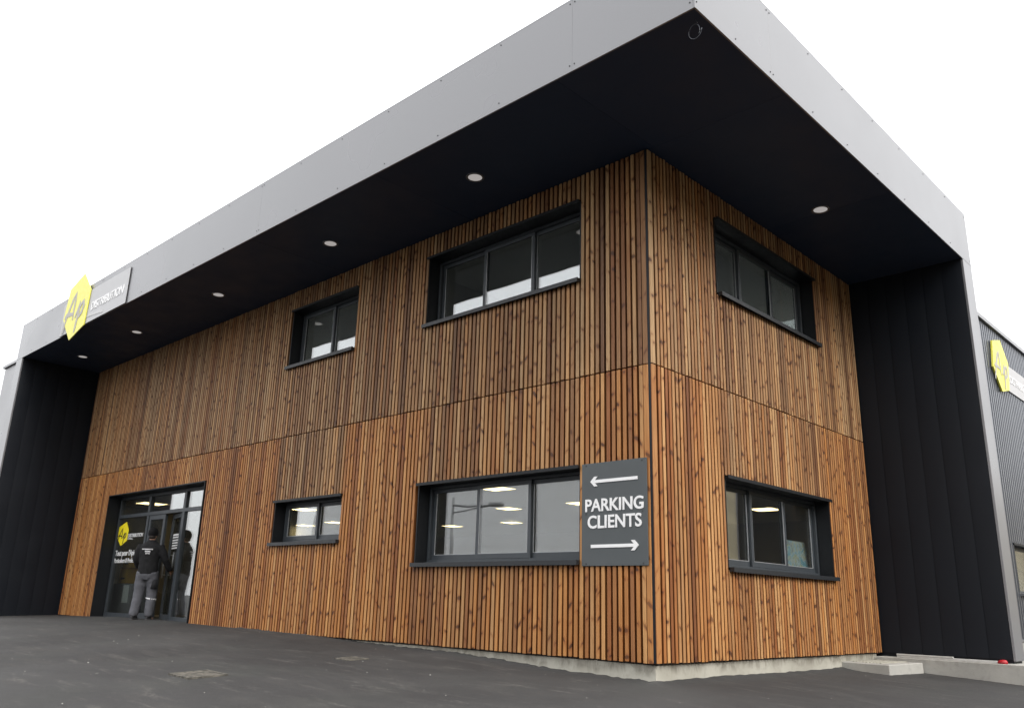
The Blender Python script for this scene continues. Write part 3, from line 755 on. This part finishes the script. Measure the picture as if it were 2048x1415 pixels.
# ------------------------------------------------------------------ hexagon signs
HEX = [(0.62, 1.0), (0.10, 0.866), (0.0, 0.394), (0.43, 0.0), (0.965, 0.133), (1.0, 0.672)]
AP_A = [[(0.02, 0.16), (0.10, 0.30), (0.20, 0.48), (0.33, 0.66), (0.415, 0.735), (0.425, 0.60), (0.42, 0.45), (0.43, 0.31)], [(0.075, 0.40), (0.13, 0.44), (0.25, 0.43), (0.40, 0.41)]]
AP_P = [[(0.52, 0.33), (0.60, 0.42), (0.655, 0.54), (0.66, 0.42), (0.63, 0.28), (0.60, 0.14), (0.585, 0.09)], [(0.64, 0.40), (0.72, 0.50), (0.80, 0.535), (0.83, 0.46), (0.79, 0.37), (0.71, 0.325), (0.63, 0.31)]]
def hexbox(P, u0, u1, z0, z1, d0, d1):
    pts = [(u0 + a * (u1 - u0), z0 + b * (z1 - z0)) for a, b in HEX]   # counter-clockwise from the top
    return MB().prism(pts, d0, d1, P)
def script(P, u0, u1, z0, z1, d0, d1, w):
    m_ = MB()
    for i, st_ in enumerate(AP_A + AP_P):
        pts = [(u0 + a * (u1 - u0), z0 + b * (z1 - z0)) for a, b in st_]
        k = len(pts); ws = [w * (0.45 + 0.75 * math.sin(math.pi * min(1, (j + 0.5) / k))) for j in range(k)]
        ribbon(m_, pts, ws, d0 - i * 0.0008, d1, P)
    return m_
fs = empty('fascia_sign', 'yellow hexagon sign with grey script and white DISTRIBUTION plate on the front fascia', 'sign', (-12.0, -1.72, 5.6))
P0 = PF(0.0)
child(MB().box(-13.66, -10.34, -1.712, -1.6995, 5.60, 6.31), 'plate', 'sign_silver', fs, bevel=0.002)
sh = MB()
for (a0, a1, b0, b1) in ((-13.664, -13.6605, 5.60, 6.31), (-10.3395, -10.334, 5.60, 6.31), (-13.66, -10.34, 5.596, 5.5995)): sh.box(a0, a1, -1.709, -1.6995, b0, b1)
child(sh, 'plate_edge', 'screw', fs)
child(hexbox(P0, -13.52, -12.20, 5.385, 6.77, -1.738, -1.7205), 'hexagon', 'yellow', fs)
child(script(P0, -13.52, -12.20, 5.385, 6.77, -1.7415, -1.7385, 0.085), 'script_letters', 'ap_grey', fs)
child(text_mesh('DISTRIBUTION', -12.06, -10.51, 5.83, 6.005, -1.719, -1.7125, PL, 'lettering', 0.012, 0.95), 'lettering', 'white_paint', fs)
sw = MB(); ribbon(sw, [(-12.75, 5.70), (-12.45, 5.735), (-12.1, 5.745), (-11.75, 5.72), (-11.39, 5.675)], [0.012, 0.03, 0.055, 0.06, 0.045], -1.718, -1.7125, PL); child(sw, 'swoosh', 'sign_pale', fs)

rs = empty('warehouse_sign', 'yellow hexagon sign with grey DISTRIBUTION plate on the corrugated warehouse wall', 'sign', (1.05, 9.8, 4.4))
PX = PW(1.0)
hexr = [(9.38, 5.37), (9.22, 4.84), (9.62, 4.45), (10.13, 4.575), (10.29, 5.115), (9.91, 5.50)]
child(MB().prism(hexr, -0.05, -0.02, PX), 'hexagon', 'yellow', rs)
apr = MB(); U = lambda a: 9.22 + a * 1.07; Zf = lambda b: 4.45 + b * 1.05
for i, st_ in enumerate(AP_A + AP_P):
    pts = [(U(a), Zf(b)) for a, b in st_]; k = len(pts); ribbon(apr, pts, [0.06 * (0.45 + 0.75 * math.sin(math.pi * min(1, (j + 0.5) / k))) for j in range(k)], -0.056 - i * 0.0008, -0.0505, PX)
child(apr, 'script_letters', 'ap_grey', rs)
child(MB().box(10.0, 12.7, -0.019, 0.0, 4.585, 5.11, PX), 'plate', 'sign_silver', rs)
child(text_mesh('DISTRIBUTION', 10.37, 11.9, 4.77, 4.92, -0.026, -0.0195, PX, 'lettering', 0.006, 0.95), 'lettering', 'white_paint', rs)

# ------------------------------------------------------------------ lettering on the entrance glass
vd = empty('window_lettering', 'yellow hexagon and white lettering stuck on the entrance glass left of the man', 'window sticker', (-13.4, 0.28, 1.1))
child(MB().prism([(-13.68, 1.955), (-14.015, 1.86), (-14.03, 1.62), (-13.82, 1.455), (-13.53, 1.56), (-13.52, 1.79)], 0.277, 0.2805, PL), 'hexagon', 'yellow_vinyl', vd)
sg = MB()
for i, st_ in enumerate(AP_A + AP_P):
    pts = [(-14.03 + a * 0.51, 1.455 + b * 0.5) for a, b in st_]; ribbon(sg, pts, 0.028, 0.2745 - i * 0.0003, 0.2765, PL)
child(sg, 'script_letters', 'black', vd)
child(text_mesh('DISTRIBUTION', -13.50, -12.78, 1.625, 1.70, 0.277, 0.2805, PL, 'lettering', 0.01), 'lettering', 'white_paint', vd)
child(text_mesh("Tout pour l'Apiculture", -14.02, -12.66, 1.215, 1.37, 0.277, 0.2805, PL, 'lettering', 0.02, 1.0), 'lettering', 'white_paint', vd)
child(text_mesh("Particuliers & Professionnels", -14.02, -12.66, 1.105, 1.20, 0.277, 0.2805, PL, 'lettering', 0.012, 1.0), 'lettering', 'white_paint', vd)
sv = MB(); ribbon(sv, [(-13.55, 1.595), (-13.4, 1.60), (-13.25, 1.585)], [0.01, 0.03, 0.02], 0.277, 0.2805, PL); child(sv, 'swoosh', 'sign_pale', vd)
hn = empty('opening_hours_lettering', 'small white opening hours lettering on the glass of the entrance door leaf', 'window sticker', (-11.4, 0.27, 1.3))
hm = MB()
for k, zz in enumerate((1.60, 1.555, 1.50, 1.45, 1.40, 1.35)):
    u = -11.60
    while u < -11.22:
        wd = random.uniform(0.02, 0.07); hm.box(u, u + wd, 0.275, 0.2785, zz, zz + (0.026 if k else 0.034)); u += wd + 0.014
hm.v = [(-11.06 + (x + 11.06) * math.cos(rad(11)) + (y - 0.29) * math.sin(rad(11)), 0.29 + (-11.06 - x) * math.sin(rad(11)) + (y - 0.29) * math.cos(rad(11)), z) for x, y, z in hm.v]
child(hm, 'lettering', 'white_paint', hn)

# ------------------------------------------------------------------ things inside
PLs = [(-3.55, 9.25, 'seen in the lower window of the right-hand wall'), (-6.10, 3.80, 'topmost in the middle pane of the big lower window'), (-8.30, 6.45, 'second from top in the middle pane of the big lower window'),
       (-6.25, 6.45, 'in the right-hand pane of the big lower window'), (-10.6, 8.95, 'lowest in the middle pane of the big lower window'), (-12.9, 4.05, 'higher one in the left pane of the small lower window'),
       (-16.9, 6.75, 'lower one in the left pane of the small lower window'), (-15.2, 6.60, 'in the right pane of the small lower window'), (-15.2, 1.40, 'behind the upper panes of the entrance'), (-12.9, 8.95, 'in the left pane of the big lower window')]
for i, (x, y, lab) in enumerate(PLs):
    d = empty('ceiling_panel_light', 'lit ceiling panel light ' + lab, 'ceiling light', (x, y, 2.55), 'lit panels inside the ground floor')
    q = 0.27 if i in (0, 1, 5, 8) else 0.21
    MB().box(-q - 0.02, q + 0.02, -q - 0.02, q + 0.02, -0.012, -0.001).build('frame', 'white_paint', d)
    MB().box(-q, q, -q, q, -0.0145, -0.0125).build('diffuser', 'panel_light', d)
# painting leaning in the lower right window
pt = MB().box(-0.012, 0.012, 0.04, 0.68, 0.0, 0.38)
po = tag(pt.build('painting', 'painting', None, loc=(-0.345, 3.52, 1.06)), 'small blue abstract painting leaning inside the lower right window', 'painting'); po.rotation_euler = (0, rad(-8), 0)
ld = MB().box(-0.62, -0.31, 1.45, 4.24, 1.02, 1.05); ld.build('window_board', 'wall_in', bld)
CX = -14.15
for (x, y, z, sx, sy, sz, lab) in ((CX, 0.75, 1.02, 0.36, 0.3, 0.30, 'upper yellow carton on display behind the entrance glass'), (CX - 0.06, 0.75, 0.70, 0.38, 0.32, 0.31, 'lower yellow carton on display behind the entrance glass')):
    c = empty('carton', lab, 'carton', (x, y, z), 'cartons behind the entrance glass')
    MB().box(-sx / 2, sx / 2, -sy / 2, sy / 2, 0, sz).build('box', 'carton_yellow', c, bevel=0.004)
    MB().box(-sx / 2 + 0.09, sx / 2 - 0.09, -sy / 2 - 0.002, -sy / 2 - 0.0005, 0.08, 0.12).build('print', 'black', c)
    MB().box(-sx / 2, sx / 2, -0.025, 0.025, sz + 0.0005, sz + 0.002).build('tape', 'paper', c)
sg_ = MB().box(CX - 0.4, CX + 0.62, 0.55, 0.95, 0.0, 0.69); tag(sg_.build('display_cabinet', 'floor_in', bevel=0.01), 'low dark display cabinet behind the entrance glass', 'cabinet')
tag(MB().box(CX + 0.18, CX + 0.46, 0.5355, 0.5425, 0.30, 0.66).build('paper_notice', 'paper'), 'white paper notice low behind the entrance glass', 'notice')
dk = empty('shop_counter', 'light wooden shop counter inside behind the entrance doors', 'counter', (-12.6, 3.6, 0))
MB().box(-1.0, 1.0, -0.3, 0.3, 0.0, 0.95).build('body', 'wood_in', dk); MB().box(-1.05, 1.05, -0.36, 0.36, 0.955, 1.0).build('top', 'wall_in', dk)
bx = empty('storage_box', 'small pale box standing inside the upper right window', 'box', (-0.5, 3.65, 4.32))
MB().box(-0.1, 0.1, -0.16, 0.16, 0.0, 0.20).build('body', 'paper', bx); MB().box(-0.11, 0.11, -0.17, 0.17, 0.201, 0.23).build('lid', 'sign_silver', bx)
MB().box(-0.62, -0.31, 1.46, 4.25, 4.28, 4.31).build('window_board', 'wall_in', bld)
cf = empty('ceiling_fixture', 'dark unlit ceiling cassette inside the big upper window', 'ceiling fixture', (-4.0, 3.2, 5.45))
MB().box(-0.42, 0.42, -0.42, 0.42, -0.03, -0.001).build('cover', 'frame', cf); MB().box(-0.2, 0.2, -0.2, 0.2, -0.036, -0.0305).build('grille', 'black', cf)

# ------------------------------------------------------------------ the man at the door
def evald(o):
    dg = bpy.context.evaluated_depsgraph_get(); me = bpy.data.meshes.new_from_object(o.evaluated_get(dg)); return me
def union(mb, name, mat, parent, vox, smooth_it=6, disp=0.0):
    me = mb.mesh(name); o = bpy.data.objects.new(name, me); COL.objects.link(o)
    r = o.modifiers.new('r', 'REMESH'); r.mode = 'VOXEL'; r.voxel_size = vox; r.use_smooth_shade = True
    s = o.modifiers.new('s', 'SMOOTH'); s.factor = 0.5; s.iterations = smooth_it
    if disp:
        tx = bpy.data.textures.new('folds', 'CLOUDS'); tx.noise_scale = 0.09; d = o.modifiers.new('d', 'DISPLACE'); d.texture = tx; d.strength = disp; d.mid_level = 0.5; d.texture_coords = 'LOCAL'
    m2 = evald(o); bpy.data.objects.remove(o); m2.name = name
    return link(name, m2, mat, parent, smooth=True)
def limb(mb, pts, rs, seg=14):
    pts = [Vector(p) for p in pts]; rings = []
    for i, p in enumerate(pts):
        t = (pts[min(i + 1, len(pts) - 1)] - pts[max(i - 1, 0)]).normalized()
        a = t.cross(Vector((0, 1, 0.13))); a.normalize(); b = t.cross(a)
        r = rs[i]; ra, rb = r if isinstance(r, tuple) else (r, r)
        rings.append((p, a * ra, b * rb))
    mb.loft(rings, seg)
def ell(mb, c, rx, ry, rz, n=9, seg=18):
    rings = []
    for i in range(n):
        q = -math.pi / 2 + math.pi * (i + 0.35) / (n - 0.3); k = max(0.05, math.cos(q)); rings.append(((c[0], c[1], c[2] + rz * math.sin(q)), (rx * k, 0, 0), (0, ry * k, 0)))
    mb.loft(rings, seg)
def torso(mb, rows):
    mb.loft([((0, y, z), (a, 0, 0), (0, b, 0)) for z, y, a, b in rows], 24)
man = empty('person', 'man in black beanie and jacket and grey work trousers standing at the entrance', 'person', (-11.52, -0.06, gz(-11.52, -0.06)), rz=rad(46)); man.scale = (0.965, 0.965, 0.965)
HIP_L, HIP_R = (-0.095, 0, 0.90), (0.095, 0, 0.90)
legL = [HIP_L, (-0.115, 0.025, 0.70), (-0.125, 0.04, 0.50), (-0.135, 0.0, 0.28), (-0.14, -0.03, 0.09)]
legR = [HIP_R, (0.105, 0.05, 0.70), (0.11, 0.085, 0.50), (0.12, 0.05, 0.28), (0.125, 0.03, 0.09)]
armL = [(-0.175, 0.0, 1.405), (-0.235, 0.0, 1.27), (-0.265, 0.03, 1.13), (-0.25, 0.12, 1.02), (-0.20, 0.21, 0.97)]
armR = [(0.175, 0.0, 1.405), (0.25, 0.005, 1.27), (0.305, 0.03, 1.14), (0.345, 0.10, 1.02), (0.375, 0.18, 0.93)]
b = MB()
torso(b, [(0.86, 0, 0.13, 0.09), (0.95, 0, 0.155, 0.105), (1.08, 0, 0.14, 0.095), (1.25, 0, 0.16, 0.105), (1.38, 0, 0.17, 0.095), (1.44, 0, 0.12, 0.075), (1.47, 0.0, 0.06, 0.06)])
limb(b, [(0, 0.0, 1.42), (0, 0.012, 1.50), (0, 0.02, 1.56)], [0.06, 0.055, 0.055])
ell(b, (0, 0.03, 1.635), 0.076, 0.096, 0.112); ell(b, (0, 0.06, 1.585), 0.055, 0.062, 0.06)
limb(b, [(0, 0.118, 1.645), (0, 0.14, 1.62), (0, 0.13, 1.61)], [0.01, 0.016, 0.012], 8)
for s in (-1, 1): ell(b, (s * 0.079, 0.025, 1.63), 0.012, 0.022, 0.033, 6, 10)
for lg in (legL, legR): limb(b, lg, [0.085, 0.075, 0.058, 0.052, 0.04])
for ar in (armL, armR): limb(b, ar, [0.055, 0.047, 0.042, 0.036, 0.028])
def hand(mb, w, s):
    w = Vector(w); f = Vector((0.02 * s, 0.75, -0.55)).normalized(); sd_ = Vector((1, 0, 0)); up = sd_.cross(f).normalized()
    palm = w + f * 0.05
    mb.loft([(w, sd_ * 0.018, up * 0.026), (w + f * 0.03, sd_ * 0.016, up * 0.036), (w + f * 0.085, sd_ * 0.014, up * 0.040)], 12)
    for k, (o_, ln) in enumerate(((0.030, 0.068), (0.010, 0.078), (-0.011, 0.073), (-0.031, 0.056))):
        a = w + f * 0.08 + up * o_; curl = -sd_ * s * 0.35
        p1 = a + (f + curl * 0.3).normalized() * ln * 0.45; p2 = p1 + (f + curl * 1.6).normalized() * ln * 0.32; p3 = p2 + (f * 0.5 + curl * 3).normalized() * ln * 0.25
        limb(mb, [a, p1, p2, p3], [0.0095, 0.009, 0.0085, 0.007], 8)
    a = w + f * 0.03 + up * 0.032; p1 = a + (f * 0.6 + up * 0.6 - sd_ * s * 0.3).normalized() * 0.035; p2 = p1 + (f - sd_ * s * 0.5).normalized() * 0.03
    limb(mb, [a, p1, p2], [0.012, 0.0105, 0.008], 8)
hand(b, armL[-1], -1); hand(b, armR[-1], 1)
for s, lg in ((-1, legL), (1, legR)):
    an_ = Vector(lg[-1]); limb(b, [an_, an_ + Vector((0, -0.01, -0.05)), an_ + Vector((s * 0.02, 0.10, -0.065)), an_ + Vector((s * 0.03, 0.16, -0.07))], [0.036, 0.036, 0.032, 0.02])
union(b, 'body', 'skin', man, 0.0085, 4)
jk = MB()
torso(jk, [(0.845, 0.0, 0.185, 0.135), (0.90, 0, 0.195, 0.142), (1.0, -0.005, 0.190, 0.138), (1.12, -0.005, 0.188, 0.135), (1.25, -0.01, 0.205, 0.14), (1.36, -0.012, 0.215, 0.128), (1.42, -0.01, 0.185, 0.105), (1.47, 0.0, 0.105, 0.085), (1.515, 0.01, 0.075, 0.078)])
for ar in (armL, armR):
    limb(jk, ar[:-1] + [tuple(Vector(ar[-2]).lerp(Vector(ar[-1]), 0.92))], [0.082, 0.075, 0.070, 0.062, 0.052])
union(jk, 'jacket', 'jacket', man, 0.014, 5, 0.018)
tr = MB()
torso(tr, [(0.74, 0.0, 0.10, 0.10), (0.80, 0, 0.17, 0.125), (0.88, -0.005, 0.18, 0.132), (0.98, 0, 0.172, 0.125)])
for lg in (legL, legR):
    pts = [Vector(q) for q in lg]; limb(tr, pts[:4] + [pts[4] + Vector((0, 0, 0.02)), pts[4] + Vector((0, 0.0, -0.025))], [(0.115, 0.12), 0.108, 0.098, 0.092, 0.088, 0.08])
union(tr, 'trousers', 'trouser', man, 0.013, 4, 0.022)
bn = MB(); ell(bn, (0, 0.022, 1.668), 0.092, 0.112, 0.100, 10, 24); bn.loft([((0, 0.012, 1.595), (0.086, 0, 0), (0, 0.100, 0)), ((0, 0.014, 1.645), (0.096, 0, 0), (0, 0.114, 0)), ((0, 0.02, 1.69), (0.092, 0, 0), (0, 0.112, 0))], 24)
union(bn, 'beanie', 'beanie', man, 0.010, 3)
ell_h = MB(); ell(ell_h, (0, -0.02, 1.575), 0.066, 0.062, 0.05); ell_h.build('hair', 'hair', man, smooth=True)
for s, lg in ((-1, legL), (1, legR)):
    ax, ay, _ = lg[-1]
    sh_ = MB(); sh_.loft([((ax, ay + 0.045, 0.012), (0.046, 0, 0), (0, 0.145, 0)), ((ax, ay + 0.045, 0.04), (0.048, 0, 0), (0, 0.146, 0)), ((ax, ay + 0.02, 0.075), (0.044, 0, 0), (0, 0.105, 0)), ((ax, ay - 0.005, 0.12), (0.043, 0, 0), (0, 0.06, 0))], 18)
    so_ = union(sh_, 'shoe', 'shoe', man, 0.009, 3)
    MB().loft([((ax, ay + 0.045, 0.0), (0.047, 0, 0), (0, 0.147, 0)), ((ax, ay + 0.045, 0.02), (0.050, 0, 0), (0, 0.150, 0))], 18).build('sole', 'sole', so_)
kp = MB()
k = Vector(legR[2]); kp.loft([(k + Vector((0, -0.010, -0.125)), (0.100, 0, -0.03), (0, 0.102, 0.0)), (k + Vector((0, -0.006, -0.095)), (0.102, 0, -0.01), (0, 0.104, 0.0))], 18)
kp.build('reflective_strip', 'reflective', man, smooth=True)
pk = MB(); k = Vector(legR[1]); pk.loft([(k + Vector((0.05, -0.02, -0.12)), (0.062, 0, 0), (0, 0.085, 0)), (k + Vector((0.05, -0.02, 0.06)), (0.068, 0, 0), (0, 0.09, 0))], 14); pk.build('leg_pocket', 'trouser_dark', man, smooth=True)
pr_ = MB()
for zz, hh, a0, a1 in ((1.315, 0.022, -0.11, 0.10), (1.27, 0.03, -0.05, 0.05), (1.235, 0.018, -0.035, 0.045)):
    u = a0
    while u < a1:
        wd = random.uniform(0.008, 0.02); pr_.box(u, u + wd, -0.158 + 0.25 * u * u, -0.138 + 0.25 * u * u, zz + random.uniform(-0.004, 0.004), zz + hh); u += wd + 0.007
pr_.build('jacket_print', 'reflective', man)

# ------------------------------------------------------------------ drain covers and litter on the asphalt
def drain(x, y, w, lab, up=0.008):
    z = gz(x, y) + up
    d = empty('drain_cover', lab, 'drain cover', (x, y, z), 'drain covers in the asphalt')
    f = MB(); q = 0.035
    f.box(-w, w, -w, -w + q, -0.03, 0.010).box(-w, w, w - q, w, -0.03, 0.010).box(-w, -w + q, -w + q, w - q, -0.03, 0.010).box(w - q, w, -w + q, w - q, -0.03, 0.010)
    f.build('frame', 'drain', d)
    MB().box(-w + q, w - q, -w + q, w - q, -0.03, 0.0).build('dirt_bed', 'drain', d)
    n = 8; st = 2 * (w - q) / n
    for i in range(n): MB().box(-w + q + i * st + 0.006, -w + q + (i + 1) * st - 0.006, -w + q, w - q, -0.003, 0.007).build('bar', 'drain', d)
    sx = interp(x, GX, GZ); slope_x = (gz(x + 0.3, y) - gz(x - 0.3, y)) / 0.6; slope_y = (gz(x, y + 0.3) - gz(x, y - 0.3)) / 0.6
    d.rotation_euler = (math.atan(slope_y), -math.atan(slope_x), 0)
drain(-3.13, -3.08, 0.20, 'sandy square drain cover in the open asphalt, nearer the camera'); drain(-3.28, -1.20, 0.14, 'small dirty drain cover in the asphalt close to the timber wall', 0.002)
lt = MB()
for i in range(100):
    x = random.uniform(-7.5, 2.6); y = random.uniform(-4.8, 4.4)
    if x < 0.1 and y > -0.15: y = -random.uniform(0.12, 4.0)
    r = random.choice((0.003, 0.003, 0.004, 0.005, 0.006, 0.009)); z = gz(x, y) + 0.004
    n = len(lt.v); k = 5
    lt.v += [(x + r * random.uniform(0.7, 1.4) * math.cos(2 * math.pi * j / k), y + r * random.uniform(0.7, 1.4) * math.sin(2 * math.pi * j / k), z) for j in range(k)] + [(x, y, z + r * 0.8)]
    lt.f += [(n + j, n + (j + 1) % k, n + k) for j in range(k)]
lo_ = lt.build('grit', 'concrete2'); tag(lo_, 'scattered pale grit and crumbs on the asphalt', 'grit', kind='stuff')

# ------------------------------------------------------------------ across the yard, seen mirrored in the glazing
hl = empty('opposite_hall', 'long pale grey hall across the yard mirrored in the ground floor windows', 'hall', (-38, -34, -0.9))
MB().box(-21, 24, -12, 0, 0, 9.5).build('wall', 'hall', hl)
for k in range(6): MB().box(-21.02, 24.02, 0.0005, 0.012, 0.6 + k * 1.5, 0.64 + k * 1.5).build('cladding_rail', 'hall', hl)
MB().box(-21.2, 24.2, -12.2, 0.2, 9.5, 9.8).build('roof', 'anthracite', hl)
tl = empty('street_lamp', 'street lamp with one long arm across the yard mirrored in the big lower window', 'street lamp', (-23.9, -18.4, gz(-23.9, -18.4)))
MB().tube([(0, 0, 0), (0, 0, 5.5)], [0.09, 0.06], 10).build('pole', 'lamp_pole', tl, smooth=True)
MB().tube([(0, 0, 5.15), (1.2, 0, 5.05), (2.6, 0, 5.0)], 0.045, 8).build('arm', 'lamp_pole', tl, smooth=True)
MB().tube([(0, 0, 4.85), (1.2, 0, 4.93), (2.3, 0, 4.98)], 0.03, 8).build('brace', 'lamp_pole', tl, smooth=True)
MB().box(2.45, 3.15, -0.14, 0.14, 4.96, 5.12).build('lamp_head', 'lamp_pole', tl, bevel=0.04)

hv, hf = [], []
for i in range(41):
    for k in range(7):
        y = -120 + i * 26; t = k / 6; hv.append((70 + t * 60 + 5 * math.sin(i * 0.7), y, -1.5 + (36 + max(0, y) * 0.06 + 3 * math.sin(i * 0.5) + 2 * math.sin(i * 1.7)) * (t ** 0.8)))
for i in range(40):
    for k in range(6): a = i * 7 + k; hf.append((a, a + 1, a + 8, a + 7))
hme = bpy.data.meshes.new('hills'); hme.from_pydata(hv, [], hf); hme.update()
M['hill'] = simple('dry_grass_bank', (0.20, 0.165, 0.10), 0.9, 0.0, 0.6, 0.12)
tag(link('hills', hme, 'hill', smooth=True), 'low brown grassy bank beyond the yard', kind='structure')
